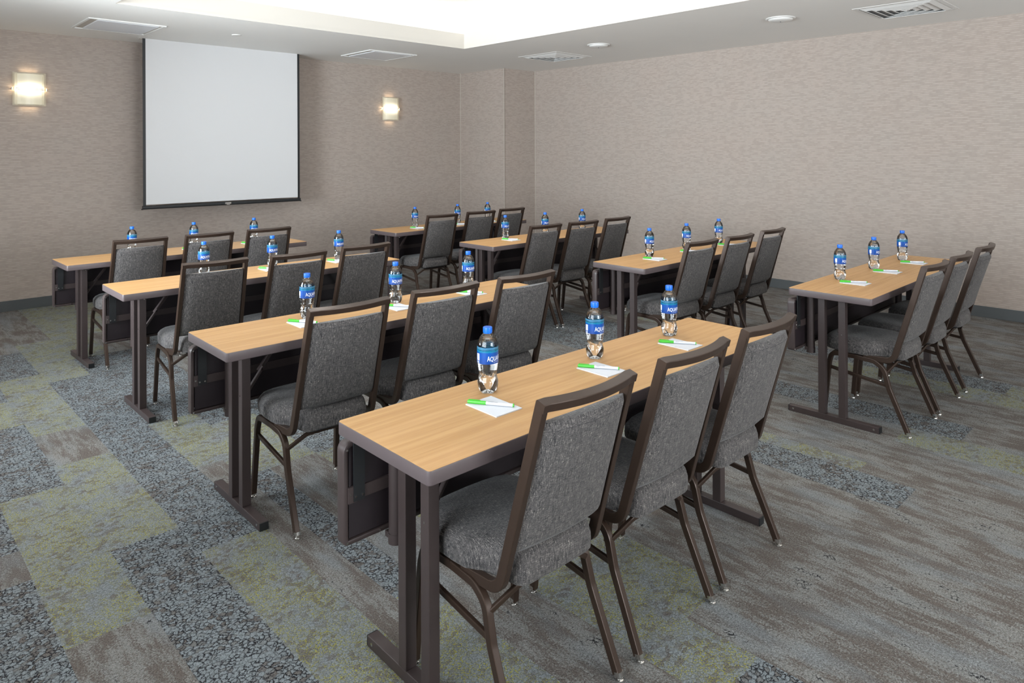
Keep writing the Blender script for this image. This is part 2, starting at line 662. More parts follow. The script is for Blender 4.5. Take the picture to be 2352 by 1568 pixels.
# ------------------------------------------------------------------ the room
# floor: 25 cm carpet planks; each cell carries its plank's pattern weights
RECTS = [
    (.24, .49, -3, 2.95, 'D'), (.24, .49, 2.95, 3.2, 'S'), (.24, .49, 3.2, 3.66, 'D'), (.24, .49, 3.66, 4.6, 'Y'),
    (.49, .74, 3.66, 4.66, 'D'), (.49, .74, 2.62, 3.66, 'Y'), (.49, .74, 1.6, 2.62, 'S'), (.49, .74, 4.66, 5.3, 'Y'),
    (.74, .99, 1.0, 3.11, 'D'), (.74, .99, 3.11, 4.1, 'Y'), (.74, .99, 4.1, 4.6, 'S'), (.74, .99, 4.6, 5.8, 'Y'), (.74, .99, 5.8, 6.4, 'D'),
    (.99, 1.24, 2.65, 5.6, 'D'), (.99, 1.24, 1.6, 2.65, 'Y'), (.99, 1.24, 5.6, 6.8, 'Y'), (.49, 1.3, 6.8, 8.3, 'S'),
    (1.24, 1.49, 4.3, 5.7, 'D'), (1.24, 1.49, 3.4, 4.3, 'Y'), (1.24, 1.365, 1.8, 3.4, 'S'), (1.365, 1.49, 2.1, 3.3, 'D'), (1.24, 1.49, 0, 2.1, 'Y'),
    (1.49, 1.74, 3.3, 3.9, 'Y'), (1.49, 1.74, 3.9, 6.0, 'D'), (1.49, 1.74, 1.6, 3.3, 'S'), (1.74, 2.24, 3.6, 4.4, 'D'), (1.74, 1.99, 4.4, 6, 'S'),
    (1.99, 2.24, 1.2, 1.9, 'Y'), (1.74, 1.99, 1.0, 1.75, 'Y'), (1.99, 3.24, -2, 1.3, 'S'), (2.24, 2.95, 1.2, 2.1, 'S'),
    (3.24, 3.49, 1.16, 2.16, 'D'), (3.49, 3.61, 1.16, 2.3, 'Y'), (2.95, 3.24, 1.0, 1.8, 'S'), (2.99, 3.24, 1.9, 2.6, 'Y'),
    (4.24, 4.49, 1.0, 2.3, 'D'), (3.99, 4.24, 0, 1.3, 'Y'), (3.61, 3.99, -1, 3, 'S'), (3.49, 3.99, -3, 1.16, 'S'),
    (5.24, 5.49, 1.0, 2.6, 'D'), (4.99, 5.24, 0.5, 2.0, 'Y'), (5.24, 5.49, 0.2, 1.0, 'Y'),
    (4.11, 4.99, 3.1, 4.7, 'D'), (3.61, 4.11, 3.1, 4.2, 'S'), (3.4, 6, 4.7, 8.3, 'S'), (5.49, 7.6, -3, 8.3, 'S'), (4.49, 4.99, -3, 2, 'S'),
]
rnd = random.Random(7)


def build_floor():
    bm = new_bm()
    lay = bm.loops.layers.float_color.new('ptype')
    dx, dy = 0.125, 0.25
    x0, y0 = 0.24 - 0.125 * 8, -3.0
    nx = int(math.ceil((7.7 - x0) / dx))
    ny = int(math.ceil((8.5 - y0) / dy))
    grid = {}
    ptypes = {}
    W = {'D': (1, 0, 0), 'Y': (0, 1, 0.15), 'S': (0, 0, 1)}
    for i in range(nx):
        col = i // 2
        off = (col * 0.37) % 1.0
        for j in range(ny):
            cx_, cy_ = x0 + (i + .5) * dx, y0 + (j + .5) * dy
            key = (col, math.floor(cy_ + off))
            if key not in ptypes:
                r = rnd.random()
                if cx_ < 2:
                    ptypes[key] = 'D' if r < .3 else 'Y' if r < .6 else 'S'
                else:
                    ptypes[key] = 'D' if r < .10 else 'Y' if r < .24 else 'S'
            tp = ptypes[key]
            for (a, b, c, d, k) in RECTS:
                if a - 1e-3 <= cx_ <= b + 1e-3 and c <= cy_ <= d:
                    tp = k
                    break
            grid[i, j] = tp
    V = {}

    def v(i, j):
        if (i, j) not in V:
            x = min(max(x0 + i * dx, XL), XR)
            y = min(max(y0 + j * dy, YB), YS)
            V[i, j] = bm.verts.new((x, y, 0))
        return V[i, j]
    for i in range(nx):
        for j in range(ny):
            q = [v(i, j), v(i + 1, j), v(i + 1, j + 1), v(i, j + 1)]
            if abs(q[0].co.x - q[1].co.x) < 1e-5 or abs(q[0].co.y - q[2].co.y) < 1e-5:
                continue
            f = bm.faces.new(q)
            for lp in f.loops:
                lp[lay] = W[grid[i, j]] + (1,)
    # underside, so the floor is a slab
    bmesh.ops.delete(bm, geom=[vv for vv in bm.verts if not vv.link_faces], context='VERTS')
    b2 = [bm.verts.new(p) for p in ((XL, YB, -0.1), (XR, YB, -0.1), (XR, YS, -0.1), (XL, YS, -0.1))]
    bm.faces.new(b2[::-1])
    me = bpy.data.meshes.new('floor')
    bm.to_mesh(me)
    bm.free()
    me.materials.append(M['carpet'])
    o = bpy.data.objects.new('floor', me)
    C.objects.link(o)
    o['kind'] = 'structure'


build_floor()
WT = 0.12
TOP = UZ + 0.1
b = new_bm(); box(b, XL - WT, XR + WT, YS, YS + WT, -0.1, TOP); struct('wall_back', b, M['wall'])
b = new_bm(); box(b, XR, XR + WT, YB, YS, -0.1, TOP); struct('wall_right', b, M['wall'])
b = new_bm()
edges = [YB] + [v_ for p_ in WINS for v_ in p_] + [YS]
for k in range(0, len(edges), 2):
    box(b, XL - WT, XL, edges[k], edges[k + 1], -0.1, TOP)
for ya, yb in WINS:
    box(b, XL - WT, XL, ya, yb, -0.1, WZ0); box(b, XL - WT, XL, ya, yb, WZ1, TOP)
struct('wall_left', b, M['wall'])
for k, (ya, yb) in enumerate(WINS):  # frames and panes of the added left windows, never in view
    b = new_bm()
    f_ = 0.05
    xa, xb = XL - WT + .01, XL - .01
    box(b, xa, xb, ya, yb, WZ0, WZ0 + f_); box(b, xa, xb, ya, yb, WZ1 - f_, WZ1)
    box(b, xa, xb, ya, ya + f_, WZ0 + f_, WZ1 - f_); box(b, xa, xb, yb - f_, yb, WZ0 + f_, WZ1 - f_)
    box(b, xa + .03, xb - .03, (ya + yb) / 2 - .02, (ya + yb) / 2 + .02, WZ0 + f_, WZ1 - f_)
    fr_ = struct('added_window_%d' % (k + 1), b, M['vent'])
    b = new_bm(); box(b, XL - .062, XL - .058, ya + f_, yb - f_, WZ0 + f_, WZ1 - f_)
    obj('pane', b, M['clear'], fr_)
b = new_bm()
edges = [XL - WT] + [v_ for p_ in FWINS for v_ in p_] + [XR + WT]
for k in range(0, len(edges), 2):
    box(b, edges[k], edges[k + 1], YB - WT, YB, -0.1, TOP)
for xa, xb in FWINS:
    box(b, xa, xb, YB - WT, YB, -0.1, WZ0); box(b, xa, xb, YB - WT, YB, WZ1, TOP)
struct('wall_front', b, M['wall'])
for k, (xa, xb) in enumerate(FWINS):  # same for the added front windows behind the camera, unseen
    b = new_bm()
    f_ = 0.05
    ya, yb = YB - WT + .01, YB - .01
    box(b, xa, xb, ya, yb, WZ0, WZ0 + f_); box(b, xa, xb, ya, yb, WZ1 - f_, WZ1)
    box(b, xa, xa + f_, ya, yb, WZ0 + f_, WZ1 - f_); box(b, xb - f_, xb, ya, yb, WZ0 + f_, WZ1 - f_)
    box(b, (xa + xb) / 2 - .02, (xa + xb) / 2 + .02, ya + .03, yb - .03, WZ0 + f_, WZ1 - f_)
    fr_ = struct('added_window_%d' % (k + 4), b, M['vent'])
    b = new_bm(); box(b, xa + f_, xb - f_, YB - .062, YB - .058, WZ0 + f_, WZ1 - f_)
    obj('pane', b, M['clear'], fr_)
CXX, CYY = 6.893, 7.305                 # the boxed column in the far corner
b = new_bm(); box(b, CXX, XR, CYY, YS, 0, HC); struct('wall_column', b, M['wall'])
# rubber base along the walls
for nm, a in (('baseboard_back', (XL, CXX, YS - 0.006, YS)), ('baseboard_right', (XR - 0.006, XR, YB, CYY)),
              ('baseboard_left', (XL, XL + 0.006, YB, YS)), ('baseboard_front', (XL, XR, YB, YB + 0.006)),
              ('baseboard_column', (CXX - 0.006, CXX, CYY - 0.006, YS)), ('baseboard_column_side', (CXX, XR, CYY - 0.006, CYY))):
    b = new_bm(); box(b, *a, 0, 0.102, 0.002, 1); struct(nm, b, M['base'])
# pale beads in the corners
for k, (x, y) in enumerate(((CXX - 0.004, YS - 0.004), (CXX - 0.004, CYY - 0.004), (XR - 0.004, CYY - 0.004))):
    b = new_bm(); box(b, x - 0.004, x + 0.004, y - 0.004, y + 0.004, 0.102, HC); struct('trim_%d' % (k + 1), b, M['bead'])

# soffit ring, cove walls and upper ceiling
b = new_bm()
for a in ((XL, TX0 - .004, YB, YS), (TX1 + .004, XR, YB, YS), (TX0 - .004, TX1 + .004, YB, TY0 - .004), (TX0 - .004, TX1 + .004, TY1 + .004, YS)):
    box(b, *a, HC, HC + 0.03)
X0, X1, Y0, Y1 = TX0 - COVE, TX1 + COVE, TY0 - COVE, TY1 + COVE
for a in ((X0 - 0.05, X0, Y0 - .05, Y1 + .05), (X1, X1 + 0.05, Y0 - .05, Y1 + .05), (X0, X1, Y0 - 0.05, Y0), (X0, X1, Y1, Y1 + 0.05)):
    box(b, *a, HC + 0.03, UZ)
box(b, X0 - .05, X1 + .05, Y0 - .05, Y1 + .05, UZ, UZ + 0.05)
struct('ceiling', b, M['ceiling'])
b = new_bm()
lt = 0.03
for a in ((TX0 - 0.0035, TX0, TY0, TY1), (TX1, TX1 + 0.0035, TY0, TY1), (TX0 - .0035, TX1 + .0035, TY0 - 0.0035, TY0), (TX0 - .0035, TX1 + .0035, TY1, TY1 + 0.0035)):
    box(b, *a, HC, HC + 0.031)
for a in ((TX0 - lt, TX0, TY0 - lt, TY1 + lt), (TX1, TX1 + lt, TY0 - lt, TY1 + lt), (TX0, TX1, TY0 - lt, TY0), (TX0, TX1, TY1, TY1 + lt)):
    box(b, *a, HC + 0.0305, TZ)
struct('trim_4', b, M['tray'])

# ------------------------------------------------------------------ ceiling fittings
for i, (x, y, z) in enumerate(DOWNS):
    where = 'in the raised tray' if z > 3 else 'in the lower soffit'
    r = empty('added_recessed_downlight', (x, y, z))
    tag(r, 'added round recessed downlight ' + where + ', out of the picture', 'ceiling light', 'added recessed downlights ' + where)
    b = new_bm(); lathe(b, [(0.115, -0.004), (0.118, 0.0), (0.09, 0.0), (0.088, -0.006)], 32, cap0=False, cap1=False); obj('trim_ring', b, M['vent'], r, True)
    b = new_bm(); lathe(b, [(0.088, -0.001), (0.088, -0.003)], 32); obj('lens', b, M['down'], r)


def louver_vent(x0, x1, y0, y1, label):
    cx_, cy_ = (x0 + x1) / 2, (y0 + y1) / 2
    r = empty('air_diffuser', (cx_, cy_, HC))
    tag(r, label, 'air vent', 'louvred air diffusers')
    h = (x1 - x0) / 2
    b = new_bm()

    def ring(h0, z0, h1, z1, t=0.0035):
        for sx, sy in ((1, 0), (0, 1), (-1, 0), (0, -1)):
            tx, ty = -sy, sx
            q = []
            for hh, zz in ((h0, z0), (h1, z1)):
                q.append((sx * hh - tx * hh, sy * hh - ty * hh, zz))
                q.append((sx * hh + tx * hh, sy * hh + ty * hh, zz))
            lo = [bm_v for bm_v in (b.verts.new(q[0]), b.verts.new(q[1]), b.verts.new(q[3]), b.verts.new(q[2]))]
            up = [b.verts.new((p.co.x * 0.999, p.co.y * 0.999, p.co.z + t)) for p in lo]
            b.faces.new(lo)
            b.faces.new(up[::-1])
            for k in range(4):
                b.faces.new((lo[k], up[k], up[(k + 1) % 4], lo[(k + 1) % 4]))
    ring(h, -0.003, h - 0.035, -0.006)
    obj('frame', b, M['vent'], r)
    for k in range(5):
        b = new_bm()
        h0 = h - 0.04 - k * 0.058
        ring(h0, -0.002, h0 - 0.042, -0.020)
        obj('louvre', b, M['vent'], r)
    b = new_bm(); box(b, -h + .03, h - .03, -h + .03, h - .03, -0.0018, -0.0008); obj('backing', b, M['ventback'], r)
    b = new_bm()
    box(b, -.04, .04, -.003, .003, -0.016, -0.002); box(b, -.003, .003, -.04, .04, -0.016, -0.002)
    obj('damper', b, M['chrome'], r)


def plaque_vent(x0, x1, y0, y1, label):
    cx_, cy_ = (x0 + x1) / 2, (y0 + y1) / 2
    r = empty('plaque_diffuser', (cx_, cy_, HC))
    tag(r, label, 'air vent', 'flat panel diffusers')
    h = (x1 - x0) / 2
    b = new_bm()
    for a in ((-h, h, h - .02, h), (-h, h, -h, -h + .02), (-h, -h + .02, -h + .02, h - .02), (h - .02, h, -h + .02, h - .02)):
        box(b, *a, -0.012, -0.001)
    obj('frame', b, M['vent'], r)
    b = new_bm(); box(b, -h + .02, h - .02, -h + .02, h - .02, -0.003, -0.001); obj('backing', b, M['bead'], r)
    b = new_bm(); box(b, -h + .085, h - .05, -h + .05, h - .045, -0.013, -0.0032, 0.002, 1); obj('face_plate', b, M['plate'], r)


louver_vent(6.215, 6.875, 5.66, 6.32, 'square louvred ceiling vent near the far corner, smaller in view')
louver_vent(6.245, 6.89, 1.625, 2.27, 'square louvred ceiling vent at the top right edge, larger in view')
plaque_vent(1.58, 2.23, 7.03, 7.68, 'flat square ceiling diffuser left of the projector screen, above the left sconce')
plaque_vent(4.472, 5.144, 7.03, 7.68, 'flat square ceiling diffuser right of the projector screen')
for (x, y, lb) in ((6.182, 4.988, 'round white ceiling sensor next to the far louvred vent'), (6.186, 2.871, 'round white ceiling sensor left of the near louvred vent')):
    r = empty('ceiling_sensor', (x, y, HC))
    tag(r, lb, 'ceiling sensor', 'round white ceiling sensors')
    b = new_bm(); lathe(b, [(0.128, 0.0), (0.13, -0.004), (0.118, -0.009), (0.108, -0.009)], 40, cap0=True, cap1=True); obj('rim', b, M['vent'], r, True)
    b = new_bm(); lathe(b, [(0.106, -0.0092), (0.104, -0.018), (0.085, -0.026), (0.05, -0.031), (0.012, -0.033)], 40); obj('dome', b, M['vent'], r, True)
    b = new_bm(); lathe(b, [(0.006, -0.0332), (0.005, -0.036)], 12); obj('lens', b, M['ink'], r)
r = empty('sprinkler_cover', (2.92, 7.085, HC))
tag(r, 'small flush white sprinkler cover in the soffit in front of the screen', 'sprinkler')
b = new_bm(); lathe(b, [(0.046, 0.0), (0.046, -0.004), (0.042, -0.006)], 28); obj('plate', b, M['ceiling'], r, True)

# ------------------------------------------------------------------ projector screen
SY = 7.952
r = empty('projector_screen', (3.167, SY, 0.93))
tag(r, 'large white pull down projector screen with black borders on the far wall', 'projector screen')
x0, x1 = -0.884, 0.884
zt, zb = HC - 0.93, 0.03
b = new_bm(); box(b, x0 + .028, x1 - .028, -0.002, 0.002, zb + 0.03, zt); obj('screen_fabric', b, M['screen'], r)
for sx in (-1, 1):
    b = new_bm(); xa = sx * 0.884; box(b, min(xa, xa - sx * .028), max(xa, xa - sx * .028), -0.0022, 0.0022, zb, zt); obj('black_border', b, M['black'], r)
b = new_bm()
sec = rrect(0.030, 0.038, 0.010, 4)
sweep(b, [(x0 - .006, 0, 0.042 - 0.012), (x1 + .006, 0, 0.042 - 0.012)], sec, (0, 1, 0))
obj('bottom_bar', b, M['black'], r, True, 0.6)
for sx in (-1, 1):
    b = new_bm(); box(b, sx * .893 - .006, sx * .893 + .006, -0.017, 0.017, 0.008, 0.018, 0.002, 1); obj('end_cap', b, M['black'], r)
b = new_bm()
box(b, -0.035, 0.035, -0.024, -0.0152, 0.022, 0.044, 0.002, 1); box(b, -0.018, 0.018, -0.026, -0.0152, 0.014, 0.024, 0.002, 1)
obj('pull_latch', b, M['chrome'], r)
b = new_bm()
box(b, x0 - .02, x1 + .02, 0.008, 0.05, zt - 0.006, zt - 0.0004); obj('ceiling_slot', b, M['bead'], r)


# ------------------------------------------------------------------ wall sconces
def sconce(x, z, label):
    r = empty('wall_sconce', (x, YS, z))
    tag(r, label, 'wall lamp', 'lit glass wall sconces')
    W2, H2 = 0.138, 0.163
    b = new_bm(); box(b, -0.055, 0.055, -0.03, -0.001, -0.06, 0.06, 0.004, 1); obj('back_plate', b, M['chrome'], r)

    def curved(w, h, y0, sag, t):
        b_ = new_bm()
        n = 14
        rows = []
        for zz in (-h, h):
            fr = [(-w + 2 * w * i / n, y0 - sag * (1 - (2 * i / n - 1) ** 2), zz) for i in range(n + 1)]
            bk = [(p[0], p[1] + t, zz) for p in fr[::-1]]
            rows.append(fr + bk)
        rings_loft(b_, rows)
        return b_
    obj('clear_glass', curved(W2, H2, -0.050, 0.030, 0.004), M['glass'], r)
    obj('frosted_shade', curved(W2 - 0.016, H2 - 0.014, -0.0545, 0.030, 0.004), M['sconce'], r)
    b = new_bm()
    n = 14
    for zz in (-0.006, 0.006):
        pts = [(-W2 - .006 + 2 * (W2 + .006) * i / n, -0.060 - 0.030 * (1 - (2 * i / n - 1) ** 2), zz) for i in range(n + 1)]
        sweep(b, pts, rrect(0.004, 0.004, 0.0018, 2), (0, 0, 1))
    obj('metal_rods', b, M['chrome'], r, True)
    for sx in (-1, 1):
        b = new_bm(); cyl(b, (sx * (W2 + .006), -0.055, -0.013), (sx * (W2 + .006), -0.055, 0.013), 0.006, 12)
        box(b, sx * (W2 + .006) - .003, sx * (W2 + .006) + .003, -0.056, -0.001, -0.004, 0.004)
        obj('clip', b, M['chrome'], r)
    for sx in (-0.058, 0.058):
        b = new_bm()
        for zz in (-0.007, 0.007):
            cyl(b, (sx, -0.0885 + 0.6 * sx * sx, zz), (sx, -0.084 + 0.6 * sx * sx, zz), 0.0025, 8)
        obj('screw_pair', b, M['ink'], r)
    # the two halogen lamps behind the glass, light escaping round its edges
    for (dx_, dz) in ((0, 0.185), (0, -0.185)):
        area('sconce_lamp', (x + dx_, YS - 0.03, z + dz * 0.90), (0 if dz < 0 else PI, 0, 0), 0.14, 0.03, 0.06, (1, 0.76, 0.48))
    for sx in (-1, 1):
        area('sconce_lamp', (x + sx * 0.115, YS - 0.028, z), (0, -sx * PI / 2, 0), 0.03, 0.14, 0.12, (1, 0.76, 0.48))


sconce(1.338, 2.168, 'lit square glass wall sconce left of the projector screen')
sconce(5.577, 2.145, 'lit square glass wall sconce right of the projector screen')

# ------------------------------------------------------------------ training tables
L, W, H, T = 1.828, 0.4486, 0.749, 0.0384
UI, TW, PA, PB, V0, V1, ZF = 0.1328, 0.0381, 0.1134, 0.2257, -0.062, 0.4404, 0.0338


def make_table():
    # local: x = along the table, y = -v (v runs from the screen side to the chair side)
    r = empty('training_table')
    r['category'] = 'table'
    b = new_bm()
    ring = [(L / 2 + px, -W / 2 + py) for px, py in rrect(L - .004, W - .004, 0.010, 5)]
    rings_loft(b, [[(x, y, H - 0.0035) for x, y in ring], [(x, y, H) for x, y in ring]])
    obj('tabletop', b, M['wood'], r)
    b = new_bm()

    def rr(ins, rad):
        return [(L / 2 + px, -W / 2 + py) for px, py in rrect(L - 2 * ins, W - 2 * ins, rad, 5)]
    rings_loft(b, [[(x, y, z) for x, y in rr(i_, rad)] for z, i_, rad in
                   ((H - T, .003, .010), (H - T + .002, .0005, .0125), (H - T + .004, 0, .013), (H - .004, 0, .013), (H - .0015, .0006, .0125), (H - .0008, .002, .011))])
    obj('edge_band', b, M['edge'], r, True, 0.5)
    # modesty panel hanging under the screen-side edge
    z0, z1 = 0.392, 0.690
    b = new_bm(); box(b, 0.02, L - 0.02, -0.030, -0.026, z0 + .02, z1 - .005); box(b, 0.02, L - .02, 0.0, 0.004, z0 + .02, z1 - .005)
    mp = obj('modesty_panel', b, M['panelboard'], r)
    b = new_bm()
    sec = rrect(0.040, 0.014, 0.003, 2)
    path = fillet([(L / 2, -0.015, z0 + 0.009), (0.009, -0.015, z0 + 0.009), (0.009, -0.015, z1 - 0.007), (L / 2, -0.015, z1 - 0.007)], [0.006, 0.022], 5)
    sweep(b, path, sec, (0, 1, 0))
    path = [(L - p[0], p[1], p[2]) for p in path]
    sweep(b, path, sec, (0, 1, 0))
    obj('panel_frame', b, M['brown'], mp, True, 0.5)
    b = new_bm(); box(b, 0.016, L - 0.016, -0.037, -0.030, 0.520, 0.556); box(b, .014, .04, -.040, -.031, .515, .561)
    obj('middle_rail', b, M['brown'], mp)
    for ux in (0.030, L - 0.066):
        b = new_bm(); box(b, ux, ux + 0.036, -0.043, -0.0375, 0.518, H - T - .0005); obj('strap', b, M['black'], mp)
    for ux, zz, yy in ((0.036, .532, -.043), (0.058, .532, -.043), (L - .036, .532, -.043), (L - .058, .532, -.043),
                       (.02, .540, -.0395), (.012, z1 - .02, -.0345), (.012, z0 + .01, -.0345), (.12, z0 + .01, -.0345), (L - .02, .540, -.0395)):
        b = new_bm()
        cyl(b, (ux, yy, zz), (ux, yy - .0025, zz), 0.0036, 10)
        obj('rivet', b, M['chrome'], mp)
    for ux in (0.160, L - 0.160):
        b = new_bm()
        cyl(b, (ux, -0.062, 0.372), (ux, -0.062, H - T - .001), 0.0215, 20)
        cyl(b, (ux, -0.062, 0.362), (ux, -0.062, 0.392), 0.0235, 20)
        box(b, ux - .02, ux + .02, -0.062, -0.034, 0.376, 0.394)
        obj('hinge_tube', b, M['brown'], mp, True, 0.6)
    # T legs: two posts on a long foot, one at each end
    for (ua, ub, so) in ((UI, UI + TW, -1), (L - UI - TW, L - UI, 1)):
        b = new_bm()
        for pv in (PA, PB):
            box(b, ua, ub, -(pv + TW), -pv, ZF, H - T - 0.026, 0.002, 2)
        box(b, ua - .001, ub + .001, -(PB + TW + .05), -(PA - .05), H - T - 0.026, H - T - .0005, 0.002, 1)
        lg = obj('leg', b, M['brown'], r)
        b = new_bm(); box(b, ua, ub, -(V1 - .004), -(V0 + .004), 0.0, ZF, 0.002, 2)
        obj('foot_bar', b, M['brown'], lg)
        b = new_bm(); box(b, ua + .0005, ub - .0005, -V1, -(V1 - .004), 0.001, ZF - .0005, 0.001, 1); obj('end_cap', b, M['black'], lg)
        b = new_bm(); box(b, ua + .0005, ub - .0005, -(V0 + .004), -V0, 0.001, ZF - .0005, 0.001, 1); obj('end_cap', b, M['black'], lg)
        uo = ua if so < 0 else ub
        for vv, zz, rr_ in ((V0 + .03, .018, .0052), (V1 - .03, .018, .0052), (PB + TW / 2, .50, .003)):
            b = new_bm()
            cyl(b, (uo, -vv, zz), (uo + so * .0015, -vv, zz), rr_, 14)
            obj('screw', b, M['chrome'], lg)
        # folding brace from the outer post up to the underside
        ui_ = ub if so < 0 else ua
        sec = rrect(0.016, 0.012, 0.002, 1)
        b = new_bm()
        pts = [(ui_ - so * .006, -(PB - .012), 0.500), (ui_ - so * .075, -(PB - .012), 0.595)]
        sweep(b, pts, sec, (0, 1, 0))
        pts = [(ui_ - so * .062, -(PB - .028), 0.575), (ui_ - so * .155, -(PB - .028), H - T - .012)]
        sweep(b, pts, rrect(0.020, 0.018, 0.003, 1), (0, 1, 0))
        cyl(b, (ui_ - so * .068, -(PB - .040), 0.585), (ui_ - so * .068, -(PB - .004), 0.585), 0.006, 10)
        obj('folding_brace', b, M['brown'], r)
        b = new_bm()
        cyl(b, (ui_ - so * .20, -(PB - .02), H - T - .028), (ui_ - so * .20, -(PB - .02), H - T - .001), 0.006, 10)
        cyl(b, (ua + TW / 2, -(PB + TW + .035), H - T - .03), (ua + TW / 2, -(PB + TW + .035), H - T - .0265), 0.005, 10)
        obj('leg_bolt', b, M['chrome'], r)
    # channel under the top
    b = new_bm(); box(b, 0.24, L - 0.24, -0.125, -0.085, H - T - 0.024, H - T - .0005, 0.002, 1); obj('under_channel', b, M['brown'], r)
    return r


TABLES = {1: [1.0355, 1.8105, -0.0168], 2: [1.0858, 3.1704, -0.0193], 3: [1.1207, 4.7015, -0.0107], 4: [1.1222, 6.0906, 0.0152],
          5: [3.8619, 6.0849, 0.0142], 6: [3.8656, 4.6784, -0.0104], 7: [3.8384, 3.1618, -0.0119], 8: [3.889, 1.7681, -0.0027]}
TN = {1: 'the nearest table, in the centre foreground', 2: 'the second left hand table from the front', 3: 'the third left hand table from the front',
      4: 'the rearmost left hand table below the screen', 5: 'the rearmost right hand table by the corner', 6: 'the third right hand table from the front',
      7: 'the second right hand table from the front', 8: 'the frontmost right hand table'}
TL = {1: 'long oak topped training table nearest the camera in the centre foreground', 2: 'long oak topped training table second from the front in the left column',
      3: 'long oak topped training table third from the front in the left column', 4: 'long oak topped training table farthest back on the left, below the screen',
      5: 'long oak topped training table farthest back on the right, by the corner', 6: 'long oak topped training table third from the front in the right column',
      7: 'long oak topped training table second from the front in the right column', 8: 'long oak topped training table at the right edge, front of the right column'}
proto_t = make_table()
for k, (x, y, a) in TABLES.items():
    o = proto_t if k == 1 else copy_tree(proto_t)
    o.location = (x, y, 0)
    o.rotation_euler = (0, 0, a)
    tag(o, TL[k], 'table', 'oak topped training tables')


# ------------------------------------------------------------------ banquet chairs
def make_chair():
    r = empty('banquet_chair')
    r['category'] = 'chair'
    sag = lambda s: -0.027 * (1 - s * s)

    def bary(z):      # rear edge of the back bar at height z
        return -0.078 + (0.914 - z) * (0.144 / 0.5)
    # --- back frame: two side bars bending forward under the seat, and the curved top rail
    b = new_bm()
    for sx in (-1, 1):
        top = Vector((sx * 0.1705, bary(0.9105) + 0.0155, 0.9105))
        low = Vector((sx * 0.1800, bary(0.385) + 0.0155, 0.385))
        path = fillet([top, low, Vector((sx * 0.185, 0.240, 0.377))], [0.055], 9)
        sweep(b, path, rrect(0.021, 0.030, 0.0022, 2), (1, 0, 0))
    n = 16
    path = []
    for i in range(n + 1):
        s = -1 + 2 * i / n
        path.append((0.181 * s, bary(0.914) + 0.0155 + (sag(s / 0.88) if abs(s) < 0.88 else 0.0), 0.9025))
    sec = rrect(0.024, 0.0302, 0.0022, 2)
    sweep(b, path, sec, (0, -0.277, 0.961))
    obj('back_frame', b, M['chairmetal'], r, True, 0.35)
    # --- padded back between the bars
    rings = []
    NZ = 18
    zt, zb = 0.852, 0.486
    for i in range(NZ + 1):
        t = i / NZ
        z = zb + (zt - zb) * t
        hw = 0.1600 + 0.0055 * (1 - t) - 0.0005
        # thickness profile: rounded at the top roll and the bottom edge
        th = 0.019
        if z > zt - 0.016:
            q = (z - (zt - 0.016)) / 0.016
            th *= math.sqrt(max(0.0, 1 - q * q * 0.94))
        if z < zb + 0.012:
            q = ((zb + 0.012) - z) / 0.012
            th *= math.sqrt(max(0.0, 1 - q * q * 0.9))
        yc = bary(z) + 0.0165
        ring = []
        m = 14
        for j in range(m + 1):
            s = -1 + 2 * j / m
            e = max(0.0, (abs(s) - 0.93) / 0.07)
            yy = yc + sag(s) * (0.5 + 0.5 * t) - th * (1 - 0.45 * e * e)
            ring.append((hw * s, yy, z))
        for j in range(m, -1, -1):
            s = -1 + 2 * j / m
            e = max(0.0, (abs(s) - 0.85) / 0.15)
            yy = yc + sag(s) * 0.35 + th * (1.3 - 0.9 * e * e) + 0.006 * (1 - s * s)
            ring.append((hw * s, yy, z))
        rings.append(ring)
    extra = []
    b = new_bm()
    # finer rows near the top roll
    rings_loft(b, rings)
    bmesh.ops.bevel(b, geom=[e for e in b.edges if len(e.link_faces) == 2 and e.calc_face_angle(0) > 1.0], offset=0.004, segments=2, affect='EDGES')
    bk = obj('backrest', b, M['fabric'], r, True, 0.9)
    # seam line a little below the top on the rear face
    b = new_bm()
    z = zt - 0.022
    path = [(0.158 * (-1 + 2 * i / 16), bary(z) + 0.0165 + sag(-1 + 2 * i / 16) * (0.5 + 0.5 * (z - zb) / (zt - zb)) - 0.0188 * (1 - 0.45 * max(0, (abs(-1 + 2 * i / 16) - .93) / .07) ** 2), z) for i in range(17)]
    sweep(b, path, rrect(0.0022, 0.0016, 0.0006, 1), (0, 0, 1))
    obj('seam', b, M['seam'], bk, True)
    # --- seat cushion
    half = [(0.0, 0.046), (0.112, 0.048), (0.133, 0.054), (0.144, 0.070), (0.149, 0.095), (0.155, 0.130), (0.164, 0.160), (0.183, 0.185), (0.197, 0.215), (0.202, 0.270),
            (0.203, 0.330), (0.200, 0.385), (0.190, 0.430), (0.168, 0.462), (0.130, 0.476), (0.070, 0.483), (0.0, 0.485)]
    outl = half + [(-x, y) for x, y in half[-2:0:-1]]
    cx_, cy_ = 0.0, 0.26

    def inset(d):
        out = []
        for x, y in outl:
            dx_, dy_ = x - cx_, y - cy_
            q_ = min(1.0, max(0.0, (y - 0.03) / 0.16))
            de = d * (0.40 + 0.60 * q_)
            kx = max(0.0, 1 - de / 0.19)
            ky = max(0.0, 1 - de / 0.225)
            out.append((cx_ + dx_ * kx, cy_ + dy_ * ky))
        return out
    prof = [(0.386, 0.010), (0.389, 0.003), (0.394, 0.0), (0.415, -0.0015), (0.436, 0.0), (0.444, 0.003), (0.4455, 0.0065), (0.448, 0.0065), (0.457, 0.013), (0.465, 0.026), (0.470, 0.055), (0.472, 0.095), (0.474, 0.14), (0.4745, 0.175)]
    rings = []
    for z, d in prof:
        rings.append([(x, y, z + max(0.0, z - 0.44) * 0.35 * max(0.0, 1 - y / 0.3)) for x, y in inset(d)])
    b = new_bm()
    rings_loft(b, rings)
    obj('seat', b, M['fabric'], r, True, 1.3)
